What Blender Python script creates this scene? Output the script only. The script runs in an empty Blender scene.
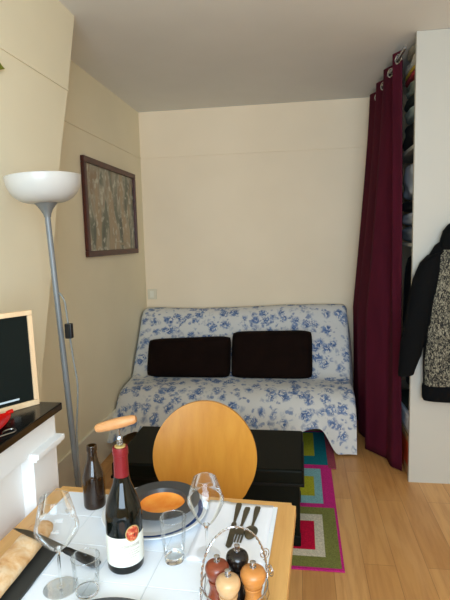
import bpy, bmesh, math, random
from mathutils import Vector, Matrix, noise
random.seed(7)
SC = bpy.context.scene
COL = SC.collection
PI = math.pi

# ------------------------------------------------------------------ materials
def lin(c):
    out = []
    for v in c:
        v = v / 255.0
        out.append(v / 12.92 if v <= 0.04045 else ((v + 0.055) / 1.055) ** 2.4)
    return (*out, 1.0)

MATS = {}
def mat(name, rgb=None, rough=0.5, metal=0.0, spec=0.5, **kw):
    m = bpy.data.materials.new(name)
    m.use_nodes = True
    b = m.node_tree.nodes['Principled BSDF']
    if rgb is not None:
        b.inputs['Base Color'].default_value = lin(rgb)
    b.inputs['Roughness'].default_value = rough
    b.inputs['Metallic'].default_value = metal
    b.inputs['Specular IOR Level'].default_value = spec
    for k, v in kw.items():
        b.inputs[k.replace('_', ' ')].default_value = v
    MATS[name] = m
    return m

class NT:
    """small helper for wiring a node tree"""
    def __init__(self, m):
        self.t = m.node_tree
        self.b = self.t.nodes['Principled BSDF']
    def n(self, typ, **kw):
        nd = self.t.nodes.new(typ)
        for k, v in kw.items():
            if k.startswith('i_'):
                key = k[2:].replace('_', ' ')
                nd.inputs[int(key) if key.isdigit() else key].default_value = v
            else:
                setattr(nd, k, v)
        return nd
    def l(self, a, b):
        self.t.links.new(a, b)
    def ramp(self, fac, stops, interp='LINEAR'):
        r = self.t.nodes.new('ShaderNodeValToRGB')
        r.color_ramp.interpolation = interp
        els = r.color_ramp.elements
        while len(els) < len(stops):
            els.new(0.5)
        for e, (p, c) in zip(els, stops):
            e.position = p
            e.color = c if len(c) == 4 else lin(c)
        self.l(fac, r.inputs[0])
        return r.outputs[0]
    def coords(self, kind='Object', scale=(1, 1, 1), rot=(0, 0, 0), loc=(0, 0, 0)):
        tc = self.n('ShaderNodeTexCoord')
        mp = self.n('ShaderNodeMapping')
        mp.inputs['Scale'].default_value = scale
        mp.inputs['Rotation'].default_value = rot
        mp.inputs['Location'].default_value = loc
        self.l(tc.outputs[kind], mp.inputs['Vector'])
        return mp.outputs[0]
    def noise(self, vec, scale, detail=3.0, rough=0.55, dist=0.0):
        nd = self.n('ShaderNodeTexNoise')
        nd.inputs['Scale'].default_value = scale
        nd.inputs['Detail'].default_value = detail
        nd.inputs['Roughness'].default_value = rough
        nd.inputs['Distortion'].default_value = dist
        self.l(vec, nd.inputs['Vector'])
        return nd.outputs['Fac']
    def math(self, op, a, b=None, c=None):
        nd = self.n('ShaderNodeMath', operation=op)
        for i, v in enumerate((a, b, c)):
            if v is None: continue
            if isinstance(v, (int, float)): nd.inputs[i].default_value = v
            else: self.l(v, nd.inputs[i])
        return nd.outputs[0]
    def mix(self, fac, a, b):
        nd = self.n('ShaderNodeMix', data_type='RGBA')
        if isinstance(fac, (int, float)): nd.inputs[0].default_value = fac
        else: self.l(fac, nd.inputs[0])
        for i, v in ((6, a), (7, b)):
            if isinstance(v, tuple): nd.inputs[i].default_value = v if len(v) == 4 else lin(v)
            else: self.l(v, nd.inputs[i])
        return nd.outputs[2]
    def color(self, s): self.l(s, self.b.inputs['Base Color'])
    def bump(self, h, strength=0.2, dist=0.01):
        nd = self.n('ShaderNodeBump')
        nd.inputs['Strength'].default_value = strength
        nd.inputs['Distance'].default_value = dist
        self.l(h, nd.inputs['Height'])
        self.l(nd.outputs[0], self.b.inputs['Normal'])

def wall_mat(name, rgb):
    m = mat(name, rgb, 0.75, spec=0.25)
    k = NT(m); v = k.coords('Object')
    n1 = k.noise(v, 1.3, 3)
    a = tuple(max(0, c - 4) for c in rgb); b = tuple(min(255, c + 4) for c in rgb)
    k.color(k.ramp(n1, [(0.3, a), (0.7, b)]))
    k.bump(k.noise(v, 90, 2), 0.06, 0.004)
    return m
wall_mat('wall_paint', (243, 224, 194))
wall_mat('wall_paint_left', (238, 227, 197))
wall_mat('ceiling_paint', (228, 226, 220))
mat('trim_paint', (234, 228, 208), 0.5)
mat('mantel_white', (238, 238, 236), 0.45)
mat('panel_white', (190, 186, 174), 0.5)

m = mat('floor_wood', None, 0.36)
k = NT(m)
v = k.coords('Object', rot=(0, 0, PI / 2))
br = k.n('ShaderNodeTexBrick', offset=0.37, offset_frequency=2)
br.inputs['Scale'].default_value = 1.0
br.inputs['Brick Width'].default_value = 0.9
br.inputs['Row Height'].default_value = 0.135
br.inputs['Mortar Size'].default_value = 0.0012
br.inputs['Mortar Smooth'].default_value = 0.3
br.inputs['Bias'].default_value = 0.0
br.inputs['Color1'].default_value = lin((192, 138, 78))
br.inputs['Color2'].default_value = lin((212, 160, 98))
br.inputs['Mortar'].default_value = lin((150, 104, 62))
k.l(v, br.inputs['Vector'])
g = k.noise(k.coords('Object', scale=(22, 1.6, 1)), 1.6, 5, 0.6, 0.6)
g2 = k.noise(k.coords('Object', scale=(5, 1.3, 1)), 1.5, 3, 0.5, 1.2)
c = k.mix(k.math('MULTIPLY', k.ramp(g, [(0.42, (0, 0, 0)), (0.70, (255, 255, 255))]), 0.42), br.outputs['Color'], (150, 92, 44))
c = k.mix(k.math('MULTIPLY', k.ramp(g2, [(0.45, (0, 0, 0)), (0.75, (255, 255, 255))]), 0.25), c, (222, 176, 122))
k.color(c)
k.l(k.math('MULTIPLY_ADD', g, 0.15, 0.32), k.b.inputs['Roughness'])

def grain_mat(name, a, b, scale=(30, 2, 30), rough=0.4, s=1.0):
    m = mat(name, None, rough)
    k = NT(m)
    g = k.noise(k.coords('Object', scale=scale), s, 4, 0.6, 0.4)
    k.color(k.ramp(g, [(0.3, a), (0.7, b)]))
    return m
grain_mat('table_wood', (206, 152, 84), (226, 176, 106), (3, 40, 30), 0.4)
grain_mat('table_wood_side', (206, 152, 84), (226, 176, 106), (40, 3, 30), 0.4)
grain_mat('chair_ply', (188, 124, 34), (202, 142, 48), (26, 30, 1.6), 0.35)
grain_mat('light_pine', (214, 180, 138), (230, 200, 160), (30, 30, 3), 0.5)
grain_mat('handle_wood', (176, 118, 66), (200, 146, 94), (14, 60, 60), 0.5, 1.5)
grain_mat('mill_tan', (176, 110, 48), (196, 132, 66), (20, 20, 120), 0.35)
grain_mat('mill_light', (188, 146, 98), (206, 168, 122), (20, 20, 120), 0.35)
grain_mat('mill_red', (112, 50, 28), (142, 68, 40), (20, 20, 120), 0.28)
grain_mat('mill_black', (22, 17, 15), (34, 26, 22), (20, 20, 120), 0.2)
grain_mat('frame_mahogany', (62, 22, 13), (84, 34, 20), (20, 20, 20), 0.4)
mat('tile', (240, 246, 252), 0.25)
mat('grout', (206, 212, 216), 0.7)
mat('black_marble', (14, 13, 12), 0.22, spec=0.3)
k = NT(MATS['black_marble'])
g = k.noise(k.coords('Object'), 7, 6, 0.65, 1.5)
k.color(k.ramp(g, [(0.55, (12, 11, 10)), (0.8, (40, 38, 32))]))
mat('chalkboard', (17, 23, 20), 0.7, spec=0.12)
mat('chalk', (188, 200, 205), 0.9)
mat('red_plastic', (196, 22, 14), 0.25)
mat('lamp_metal', (118, 121, 122), 0.45, 0.2)
mat('lamp_cone', (122, 124, 122), 0.45, 0.3)
mat('lamp_shade', (198, 196, 190), 0.35, Transmission_Weight=0.0)
mat('cable_grey', (120, 122, 118), 0.5)
mat('black_plastic', (14, 14, 15), 0.4)
mat('switch_white', (226, 216, 190), 0.4)
mat('leaf_green', (120, 128, 24), 0.5)
mat('trunk_black', (12, 15, 8), 0.5, spec=0.12)
mat('trunk_metal', (10, 12, 8), 0.45, 0.0, 0.2)
mat('sofa_dark', (20, 22, 32), 0.8)
mat('mattress_grey', (70, 74, 86), 0.9)
mat('chrome', (200, 200, 202), 0.18, 1.0)
mat('steel', (150, 150, 150), 0.25, 1.0)
mat('pewter', (118, 114, 100), 0.36, 1.0)
mat('blade', (128, 122, 108), 0.3, 1.0)
mat('chair_steel', (150, 152, 154), 0.3, 1.0)
mat('paper', (242, 245, 252), 0.85)
mat('slate', (46, 48, 46), 0.6)
mat('charcoal_glaze', (62, 64, 66), 0.38)
mat('orange_glaze', (236, 134, 40), 0.22)
k = NT(MATS['orange_glaze'])
k.color(k.ramp(k.noise(k.coords('Object'), 22, 3), [(0.3, (240, 128, 30)), (0.7, (252, 168, 72))]))
mat('white_china', (232, 236, 240), 0.15)
mat('blue_band', (44, 72, 132), 0.2)
mat('label_paper', (226, 226, 214), 0.7)
mat('label_print', (150, 140, 120), 0.8)
mat('medal_red', (170, 40, 26), 0.5)
mat('medal_gold', (178, 150, 96), 0.5)
k = NT(MATS['medal_red'])
k.color(k.ramp(k.noise(k.coords('Object'), 120, 3, 0.6), [(0.36, (70, 40, 26)), (0.46, (176, 48, 28)), (0.58, (196, 84, 46)), (0.68, (206, 178, 130))]))
mat('foil_red', (122, 18, 26), 0.38, 0.2)
mat('cork', (186, 160, 96), 0.8)
mat('bottle_green', (6, 9, 5), 0.07, spec=0.4)
mat('bottle_brown', (46, 25, 5), 0.08, spec=0.6, Transmission_Weight=0.35)
mat('beer', (20, 9, 3), 0.3)
mat('tweed', None, 0.9)
k = NT(MATS['tweed'])
g = k.noise(k.coords('Object', scale=(1, 1, 0.5), rot=(0, 0.5, 0)), 110, 2, 0.6, 1.6)
k.color(k.ramp(g, [(0.46, (12, 12, 11)), (0.62, (146, 140, 120))]))
mat('jacket_black', (10, 11, 12), 0.9, spec=0.12)
k = NT(MATS['jacket_black'])
k.bump(k.noise(k.coords('Object'), 60, 3), 0.3, 0.006)
mat('cushion_brown', (22, 11, 8), 0.95, spec=0.1)
k = NT(MATS['cushion_brown'])
k.color(k.ramp(k.noise(k.coords('Object'), 9, 4), [(0.3, (18, 9, 6)), (0.8, (30, 17, 12))]))
mat('maroon', (76, 16, 32), 0.85, spec=0.15)
k = NT(MATS['maroon'])
k.color(k.ramp(k.noise(k.coords('Object', scale=(1, 1, 0.2)), 14, 3), [(0.3, (68, 13, 29)), (0.7, (80, 17, 35))]))
mat('bread_crust', None, 0.75)
k = NT(MATS['bread_crust'])
v = k.coords('Object')
g = k.noise(v, 26, 5, 0.6, 0.5)
k.color(k.ramp(g, [(0.28, (192, 126, 66)), (0.45, (220, 172, 116)), (0.62, (232, 200, 158)), (0.8, (240, 220, 188))]))
k.bump(k.noise(v, 60, 4), 0.5, 0.004)

for nm, rgb in dict(rug_pink=(188, 42, 122), rug_dusty=(150, 70, 84), rug_olive=(122, 124, 66), rug_cream=(206, 198, 176),
                    rug_red=(192, 20, 58), rug_blue=(124, 172, 178), rug_lime=(160, 162, 44), rug_teal=(24, 112, 124)).items():
    m = mat(nm, rgb, 0.95, spec=0.1)
    k = NT(m)
    g = k.noise(k.coords('Object'), 160, 2)
    k.color(k.ramp(g, [(0.3, tuple(int(c * .86) for c in rgb)), (0.7, tuple(min(255, int(c * 1.08)) for c in rgb))]))

# painting: a blurred garden-like abstract
m = mat('painting', None, 0.28)
k = NT(m)
v = k.coords('Object', scale=(1, 1, 0.45))
g1 = k.noise(v, 9, 3, 0.5, 0.4)
base = k.ramp(g1, [(0.32, (52, 62, 46)), (0.46, (96, 102, 84)), (0.56, (160, 154, 134)), (0.68, (136, 112, 84))])
g2 = k.noise(k.coords('Object', scale=(1, 1, 0.3), loc=(3, 1, 2)), 8, 3, 0.5, 0.2)
base = k.mix(k.ramp(g2, [(0.50, (0, 0, 0)), (0.60, (255, 255, 255))]), base, (160, 138, 106))
g3 = k.noise(k.coords('Object', loc=(7, 3, 1)), 20, 3)
base = k.mix(k.math('MULTIPLY', k.ramp(g3, [(0.55, (0, 0, 0)), (0.66, (255, 255, 255))]), 0.7), base, (206, 206, 190))
k.color(base)

# toile de jouy style cotton: blue sprig clusters on off white, laid out in the cloth's own UV
m = mat('toile', None, 0.85, spec=0.2)
k = NT(m)
tc = k.n('ShaderNodeTexCoord')
uv = tc.outputs['UV']
wob = k.n('ShaderNodeTexNoise'); wob.inputs['Scale'].default_value = 26; wob.inputs['Detail'].default_value = 3
k.l(uv, wob.inputs['Vector'])
sub = k.n('ShaderNodeVectorMath', operation='MULTIPLY_ADD')
sub.inputs[1].default_value = (0.06, 0.06, 0); sub.inputs[2].default_value = (-0.03, -0.03, 0)
k.l(wob.outputs['Color'], sub.inputs[0])
add = k.n('ShaderNodeVectorMath', operation='ADD')
k.l(uv, add.inputs[0]); k.l(sub.outputs[0], add.inputs[1])
vo = k.n('ShaderNodeTexVoronoi', feature='F1'); vo.inputs['Scale'].default_value = 12.5
vo.inputs['Randomness'].default_value = 0.75
k.l(add.outputs[0], vo.inputs['Vector'])
cl = k.ramp(vo.outputs['Distance'], [(0.38, (255, 255, 255)), (0.56, (0, 0, 0))])
fine = k.noise(uv, 44, 2, 0.55, 1.2)
spr = k.math('MULTIPLY', cl, k.ramp(fine, [(0.40, (0, 0, 0)), (0.50, (255, 255, 255))]))
vo2 = k.n('ShaderNodeTexVoronoi', feature='F1'); vo2.inputs['Scale'].default_value = 24
k.l(add.outputs[0], vo2.inputs['Vector'])
sm = k.math('MULTIPLY', k.ramp(vo2.outputs['Distance'], [(0.26, (255, 255, 255)), (0.40, (0, 0, 0))]),
            k.ramp(k.noise(uv, 14, 2), [(0.44, (0, 0, 0)), (0.54, (255, 255, 255))]))
fac = k.math('MINIMUM', k.math('MAXIMUM', spr, k.math('MULTIPLY', sm, 0.8)), 1.0)
tone = k.ramp(k.noise(uv, 30, 2), [(0.35, (70, 96, 140)), (0.65, (122, 142, 176))])
k.color(k.mix(fac, (212, 210, 204), tone))
k.bump(k.noise(uv, 8, 3), 0.25, 0.02)

def thin_glass(name, tint=(0.985, 0.99, 0.99, 1)):
    m = bpy.data.materials.new(name); m.use_nodes = True
    t = m.node_tree; t.nodes.clear()
    out = t.nodes.new('ShaderNodeOutputMaterial'); mx = t.nodes.new('ShaderNodeMixShader')
    tr = t.nodes.new('ShaderNodeBsdfTransparent'); gl = t.nodes.new('ShaderNodeBsdfGlossy')
    lw = t.nodes.new('ShaderNodeLayerWeight'); lw.inputs['Blend'].default_value = 0.22
    mul = t.nodes.new('ShaderNodeMath'); mul.operation = 'MULTIPLY_ADD'
    mul.inputs[1].default_value = 0.6; mul.inputs[2].default_value = 0.02
    tr.inputs[0].default_value = tint
    gl.inputs[0].default_value = (0.9, 0.92, 0.93, 1); gl.inputs['Roughness'].default_value = 0.02
    t.links.new(lw.outputs['Fresnel'], mul.inputs[0]); t.links.new(mul.outputs[0], mx.inputs[0])
    t.links.new(tr.outputs[0], mx.inputs[1]); t.links.new(gl.outputs[0], mx.inputs[2])
    t.links.new(mx.outputs[0], out.inputs[0])
    MATS[name] = m
thin_glass('thin_glass')
mat('solid_glass', (250, 252, 252), 0.02, Transmission_Weight=1.0, IOR=1.45)

for nm, rgb, ro in [('cloth_beige', (160, 150, 128), .9), ('cloth_white', (196, 192, 180), .9), ('cloth_red', (150, 36, 44), .9), ('cloth_yellow', (190, 160, 50), .9),
                    ('cloth_sage', (140, 150, 134), .8), ('cloth_green', (26, 38, 30), .9), ('cloth_teal', (150, 168, 164), .9), ('cloth_greyblue', (186, 194, 204), .85),
                    ('cloth_slate', (130, 140, 154), .85), ('cloth_black', (14, 14, 16), .9), ('box_white', (214, 222, 236), .5), ('box_orange', (206, 70, 30), .5), ('box_tan', (176, 130, 84), .7)]:
    mat(nm, rgb, ro)

# ------------------------------------------------------------------ mesh helpers
def box(bm, lo, hi, bevel=0.0, seg=2, mi=0, M=None):
    lo, hi = Vector(lo), Vector(hi)
    r = bmesh.ops.create_cube(bm, size=1.0, matrix=Matrix.Translation((lo + hi) / 2) @ Matrix.Diagonal((*(hi - lo), 1)))
    vs = r['verts']
    es = {e for v in vs for e in v.link_edges}
    if bevel:
        rb = bmesh.ops.bevel(bm, geom=list(es), offset=bevel, segments=seg, profile=0.5, affect='EDGES')
        vs = list({v for f in rb['faces'] for v in f.verts} | {v for v in vs if v.is_valid})
    fs = {f for v in vs for f in v.link_faces}
    for f in fs: f.material_index = mi
    if M is not None:
        bmesh.ops.transform(bm, matrix=M, verts=vs)
    return vs

def lathe(bm, prof, n=40, c=(0, 0, 0), cap0=False, cap1=False, mi=0, a0=0.0, a1=2 * PI, M=None):
    full = abs(a1 - a0 - 2 * PI) < 1e-6
    cnt = n if full else n + 1
    rings, new = [], []
    for (r, z) in prof:
        if r < 1e-6:
            v = bm.verts.new((c[0], c[1], c[2] + z)); rings.append([v]); new.append(v)
        else:
            ring = []
            for i in range(cnt):
                a = a0 + (a1 - a0) * i / n
                ring.append(bm.verts.new((c[0] + r * math.cos(a), c[1] + r * math.sin(a), c[2] + z)))
            rings.append(ring); new += ring
    for A, B in zip(rings, rings[1:]):
        for i in range(n):
            j = (i + 1) % cnt if full else i + 1
            if len(A) == 1 and len(B) == 1: continue
            if len(A) == 1: f = bm.faces.new((A[0], B[j], B[i]))
            elif len(B) == 1: f = bm.faces.new((A[i], A[j], B[0]))
            else: f = bm.faces.new((A[i], A[j], B[j], B[i]))
            f.material_index = mi
    if cap0 and len(rings[0]) > 1: bm.faces.new(rings[0][::-1]).material_index = mi
    if cap1 and len(rings[-1]) > 1: bm.faces.new(rings[-1]).material_index = mi
    if M is not None: bmesh.ops.transform(bm, matrix=M, verts=new)
    return new

def tube(bm, pts, r, n=10, closed=False, mi=0, caps=True):
    pts = [Vector(p) for p in pts]
    N = len(pts)
    rad = r if callable(r) else (lambda t: r)
    T = []
    for i in range(N):
        if closed: t = pts[(i + 1) % N] - pts[i - 1]
        else: t = pts[min(i + 1, N - 1)] - pts[max(i - 1, 0)]
        T.append(t.normalized())
    up = Vector((0, 0, 1)) if abs(T[0].z) < 0.9 else Vector((1, 0, 0))
    x = T[0].cross(up).normalized()
    rings = []
    for i in range(N):
        x = (x - T[i] * x.dot(T[i])).normalized()
        y = T[i].cross(x)
        rr = rad(i / max(1, N - 1))
        rings.append([bm.verts.new(pts[i] + (x * math.cos(2 * PI * k / n) + y * math.sin(2 * PI * k / n)) * rr) for k in range(n)])
    rng = range(N) if closed else range(N - 1)
    for i in rng:
        A, B = rings[i], rings[(i + 1) % N]
        for k in range(n):
            bm.faces.new((A[k], A[(k + 1) % n], B[(k + 1) % n], B[k])).material_index = mi
    if caps and not closed:
        bm.faces.new(rings[0][::-1]).material_index = mi
        bm.faces.new(rings[-1]).material_index = mi

def loft(bm, sections, cap=True, mi=0, closed=True):
    rings = [[bm.verts.new(p) for p in s] for s in sections]
    n = len(rings[0])
    for A, B in zip(rings, rings[1:]):
        for k in range(n if closed else n - 1):
            bm.faces.new((A[k], A[(k + 1) % n], B[(k + 1) % n], B[k])).material_index = mi
    if cap:
        bm.faces.new(rings[0][::-1]).material_index = mi
        bm.faces.new(rings[-1]).material_index = mi
    return rings

def prism(bm, outline, z0, z1, M=None, mi=0, bevel=0):
    lo = [bm.verts.new((x, y, z0)) for x, y in outline]
    hi = [bm.verts.new((x, y, z1)) for x, y in outline]
    n = len(outline)
    fs = [bm.faces.new(lo[::-1]), bm.faces.new(hi)]
    for i in range(n):
        fs.append(bm.faces.new((lo[i], lo[(i + 1) % n], hi[(i + 1) % n], hi[i])))
    for f in fs: f.material_index = mi
    vs = lo + hi
    if bevel:
        es = [e for e in set(fs[0].edges) | set(fs[1].edges)]
        rb = bmesh.ops.bevel(bm, geom=es, offset=bevel, segments=2, profile=0.5, affect='EDGES')
        vs = list({v for f in rb['faces'] for v in f.verts} | {v for v in vs if v.is_valid})
    if M is not None: bmesh.ops.transform(bm, matrix=M, verts=vs)
    return vs

def obj(name, bm, mats, parent=None, loc=None, smooth=True, angle=40, sharp=True, fix=True):
    if fix: bmesh.ops.recalc_face_normals(bm, faces=bm.faces)
    me = bpy.data.meshes.new(name)
    if loc is not None:                       # origin at loc, geometry was given in the parent's space
        bmesh.ops.translate(bm, vec=-Vector(loc), verts=bm.verts)
    bm.to_mesh(me); bm.free()
    for m in (mats if isinstance(mats, (list, tuple)) else [mats]):
        me.materials.append(MATS[m])
    if smooth:
        for p in me.polygons: p.use_smooth = True
        if sharp: me.set_sharp_from_angle(angle=math.radians(angle))
    o = bpy.data.objects.new(name, me)
    if smooth and sharp:
        wn = o.modifiers.new('weighted_normals', 'WEIGHTED_NORMAL'); wn.keep_sharp = True
    COL.objects.link(o)
    if loc is not None: o.location = loc
    if parent is not None: o.parent = parent
    return o

def tag(o, label, cat, group=None, kind=None):
    o['label'] = label; o['category'] = cat
    if group: o['group'] = group
    if kind: o['kind'] = kind
    return o
def thing(name, label, cat, loc=(0, 0, 0), rot=(0, 0, 0), group=None):
    o = bpy.data.objects.new(name, None)
    o.empty_display_size = 0.05
    COL.objects.link(o); o.location = loc; o.rotation_euler = rot
    return tag(o, label, cat, group)
def struct(name, bm, mats, label=None, smooth=False):
    o = obj(name, bm, mats, smooth=smooth)
    o['kind'] = 'structure'
    o['label'] = label or name.replace('_', ' '); o['category'] = name.split('_')[0]
    return o
def NB(): return bmesh.new()

# ------------------------------------------------------------------ room shell
XW, XB, YB, H = -1.321, -1.047, 4.186, 2.5145
XR, YF = 2.3, -1.45
b = NB(); box(b, (XW - .1, YF - .1, -.1), (XR + .1, YB + .1, 0)); struct('floor', b, 'floor_wood', 'light oak laminate plank floor')
b = NB(); box(b, (XW - .1, YF - .1, H), (XR + .1, YB + .1, H + .1)); struct('ceiling', b, 'ceiling_paint', 'flat off-white ceiling')
b = NB(); box(b, (XW - .1, YF - .1, 0), (XW, YB + .1, H)); struct('wall_left', b, 'wall_paint_left', 'cream wall on the left with the framed picture')
b = NB(); box(b, (XW, YB, 0), (XR, YB + .1, H)); struct('wall_back', b, 'wall_paint', 'cream wall behind the sofa bed')
b = NB(); box(b, (XR, YF - .1, 0), (XR + .1, YB + .1, H)); struct('wall_right', b, 'wall_paint', 'cream wall far right')
b = NB()
WX0, WX1, WZ0, WZ1 = -0.75, 1.25, 0.9, 2.46
box(b, (XW, YF - .1, 0), (WX0, YF, H)); box(b, (WX1, YF - .1, 0), (XR, YF, H))
box(b, (WX0, YF - .1, 0), (WX1, YF, WZ0)); box(b, (WX0, YF - .1, WZ1), (WX1, YF, H))
struct('wall_front', b, 'wall_paint', 'cream wall with the window')
b = NB()
for x0, x1 in ((WX0, WX0 + .05), (WX1 - .05, WX1), ((WX0 + WX1) / 2 - .04, (WX0 + WX1) / 2 + .04)):
    box(b, (x0, YF - .08, WZ0), (x1, YF - .03, WZ1))
for z0, z1 in ((WZ0, WZ0 + .06), (WZ1 - .06, WZ1)):
    box(b, (WX0, YF - .08, z0), (WX1, YF - .03, z1))
struct('window_1', b, 'trim_paint', 'white casement window frame')
# cupboard side / partition on the right
b = NB(); box(b, (0.622, 2.927, 0), (XR, 2.957, H - .002)); struct('wall_closet', b, 'panel_white', 'cream partition at the end of the wardrobe alcove')
# chimney breast: its far arris leans, so the breast gets wider towards the ceiling
b = NB()
edge = [(0, 1.66), (0.944, 1.875), (1.342, 2.012), (1.813, 2.149), (2.158, 2.276), (H, 2.392)]
fr = [b.verts.new((XB, y, z)) for z, y in edge]
bk = [b.verts.new((XW, y, z)) for z, y in edge]
nf0, nf1 = b.verts.new((XB, -.35, 0)), b.verts.new((XB, -.35, H))
nb0, nb1 = b.verts.new((XW, -.35, 0)), b.verts.new((XW, -.35, H))
b.faces.new([nf0] + fr + [nf1]); b.faces.new([nb0] + bk + [nb1])
for i in range(len(edge) - 1): b.faces.new((fr[i], bk[i], bk[i + 1], fr[i + 1]))
b.faces.new((nf0, nf1, nb1, nb0)); b.faces.new((nf0, fr[0], bk[0], nb0)); b.faces.new((nf1, fr[-1], bk[-1], nb1))
struct('wall_chimney', b, 'wall_paint_left', 'cream chimney breast on the left')
ZR = 2.144
b = NB(); box(b, (XW, 2.28, ZR - .006), (XW + .006, YB, ZR + .006), .002); struct('trim_1', b, 'wall_paint_left', 'thin picture rail on the left wall')
b = NB(); box(b, (XW, YB - .006, ZR - .006), (0.56, YB, ZR + .006), .002); struct('trim_2', b, 'wall_paint', 'thin picture rail on the back wall')
b = NB(); box(b, (XB, -.35, ZR - .006), (XB + .006, 2.268, ZR + .006), .002); struct('trim_3', b, 'wall_paint_left', 'thin picture rail on the chimney breast')
b = NB(); box(b, (XW, 1.66, 0), (XW + .018, YB, .262), .004); struct('baseboard_left', b, 'trim_paint', 'tall cream baseboard on the left wall')
b = NB(); box(b, (XW + .018, YB - .018, 0), (XR, YB, .262), .004); struct('baseboard_back', b, 'trim_paint', 'tall cream baseboard on the back wall')

# socket plate on the back wall
t = thing('wall_switch', 'small cream switch plate low on the back wall above the sofa corner', 'switch', (-1.268, YB, 0.993))
b = NB(); box(b, (-.04, -.01, -.045), (.04, 0, .045), .004); obj('plate', b, 'switch_white', t)
b = NB(); box(b, (-.018, -.014, -.03), (.018, -.01, .03), .002); obj('rocker', b, 'trim_paint', t)

# ------------------------------------------------------------------ framed picture on the left wall
t = thing('framed_picture', 'mahogany framed impressionistic picture of blurred figures hung on the left wall', 'picture', (XW, 3.49, 1.668))
y0, y1, z0, z1 = -.518, .455, -.311, .311
w = .037
b = NB()
for (a0, a1, c0, c1) in ((y0, y1, z1 - w, z1), (y0, y1, z0, z0 + w), (y0, y0 + w, z0 + w, z1 - w), (y1 - w, y1, z0 + w, z1 - w)):
    box(b, (0.002, a0, c0), (.028, a1, c1), .004)
obj('frame', b, 'frame_mahogany', t)
b = NB(); box(b, (.002, y0 + w - .004, z0 + w - .004), (.012, y1 - w + .004, z1 - w + .004)); art = obj('print', b, 'painting', t, smooth=False)
b = NB(); box(b, (.0121, .08, z0 + w + .03), (.0128, .21, z0 + w + .05)); obj('caption_strip', b, 'cloth_beige', t, smooth=False)

# leaf tip on the chimney breast, at the edge of the frame
t = thing('hanging_leaf', 'olive green leaf sticking out on the chimney breast above the lamp', 'leaf', (XB, 1.72, 2.076))
b = NB()
sec = []
for i in range(9):
    u = i / 8
    wd = .028 * math.sin(PI * min(1, u * .9 + .1)) + .001
    y = -.14 + .155 * u
    sec.append([(.012 + .01 * math.cos(a) * .4, y, wd * math.sin(a) - .01 * u) for a in [2 * PI * q / 10 for q in range(10)]])
loft(b, sec); obj('blade', b, 'leaf_green', t)
b = NB(); tube(b, [(.003, -.22, .01), (.008, -.17, .004), (.012, -.13, 0)], .003); obj('stem', b, 'leaf_green', t)

# ------------------------------------------------------------------ fireplace and what stands on it
t = thing('fireplace', 'white painted fireplace surround with a black marble shelf', 'fireplace', (XB, .66, 0))
def L(p): return (p[0] - XB, p[1] - .66, p[2])
b = NB(); box(b, L((XB, -.02, .960)), L((-.694, 1.34, .982)), .003); obj('mantel_shelf', b, 'black_marble', t)
b = NB(); box(b, L((XB, 0, .884)), L((-.712, 1.325, .960)), .002); obj('frieze', b, 'mantel_white', t)
for ya, yb in ((1.195, 1.325), (.0, .13)):
    b = NB(); box(b, L((XB, ya, 0)), L((-.712, yb, .884)), .003); box(b, L((XB, ya - .0, 0)), L((-.702, yb, .14)), .003)
    pl = obj('pilaster', b, 'mantel_white', t)
    b = NB(); box(b, L((-.9, ya - .018, .876)), L((-.686, yb + .004, .892)), .003); box(b, L((-.9, ya - .008, .864)), L((-.698, yb + .002, .876)), .002)
    obj('capital', b, 'mantel_white', pl)
b = NB(); box(b, L((XB, .13, 0)), L((-.748, 1.195, .884)), .002); obj('cover_panel', b, 'mantel_white', t)

ang = math.atan2(.8373, .5468)
t = thing('chalkboard', 'pine framed chalkboard leaning on the black mantel shelf', 'chalkboard', (-.752, 1.319, .982), (0, 0, ang))
# local x runs along the board (negative = towards the camera), local y = into the wall
tl = Matrix.Rotation(-.03, 4, 'X')
Wd, Hd = .33, .276
b = NB()
for lo, hi in (((-Wd, 0, 0), (0, .018, .016)), ((-Wd, 0, Hd - .014), (0, .018, Hd)), ((-.014, 0, .016), (0, .018, Hd - .014)), ((-Wd, 0, .016), (-Wd + .014, .018, Hd - .014))):
    box(b, lo, hi, .002, M=tl)
obj('frame', b, 'light_pine', t)
b = NB(); box(b, (-Wd + .012, .006, .014), (-.012, .014, Hd - .012), M=tl); obj('slate_panel', b, 'chalkboard', t, smooth=False)
for lo, hi in (((-.30, .0045, .026), (-.057, .006, .031)), ((-.27, .0045, .222), (-.118, .006, .228)), ((-.28, .0045, .19), (-.19, .006, .194))):
    b = NB(); box(b, lo, hi, M=tl); obj('chalk_stroke', b, 'chalk', t, smooth=False)


t = thing('serving_dish', 'glossy red pointed dish on the black mantel shelf', 'dish', (-.782, 1.108, .982))
b = NB()
def leafring(s, z):
    P = []
    for i in range(28):
        a = 2 * PI * i / 28
        r = .062 * (1 + .0 * math.cos(a))
        y = .098 * math.cos(a); x = .048 * math.sin(a) * (1 - .35 * math.cos(a))
        P.append((x * s, y * s, z))
    return P
loft(b, [leafring(.45, .001), leafring(.8, .003), leafring(1.0, .013), leafring(.97, .0135), leafring(.78, .006), leafring(.4, .004)])
obj('bowl', b, 'red_plastic', t)
b = NB(); tube(b, [(.0, .094, .013), (.003, .103, .014), (.007, .109, .014)], .006, 8); obj('tip', b, 'red_plastic', t)
b = NB()
P = [(-.715 + .014 * math.cos(a), 1.10 + .02 * math.sin(a), .985) for a in [PI * 2 * i / 16 for i in range(12)]]
tube(b, [(-.74, 1.03, .985), (-.725, 1.06, .985)] + P, .0022, 8)
tag(obj('wire_loop', b, 'steel', loc=(-.72, 1.08, .982)), 'bent grey wire loop lying at the front edge of the black mantel', 'wire')

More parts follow.
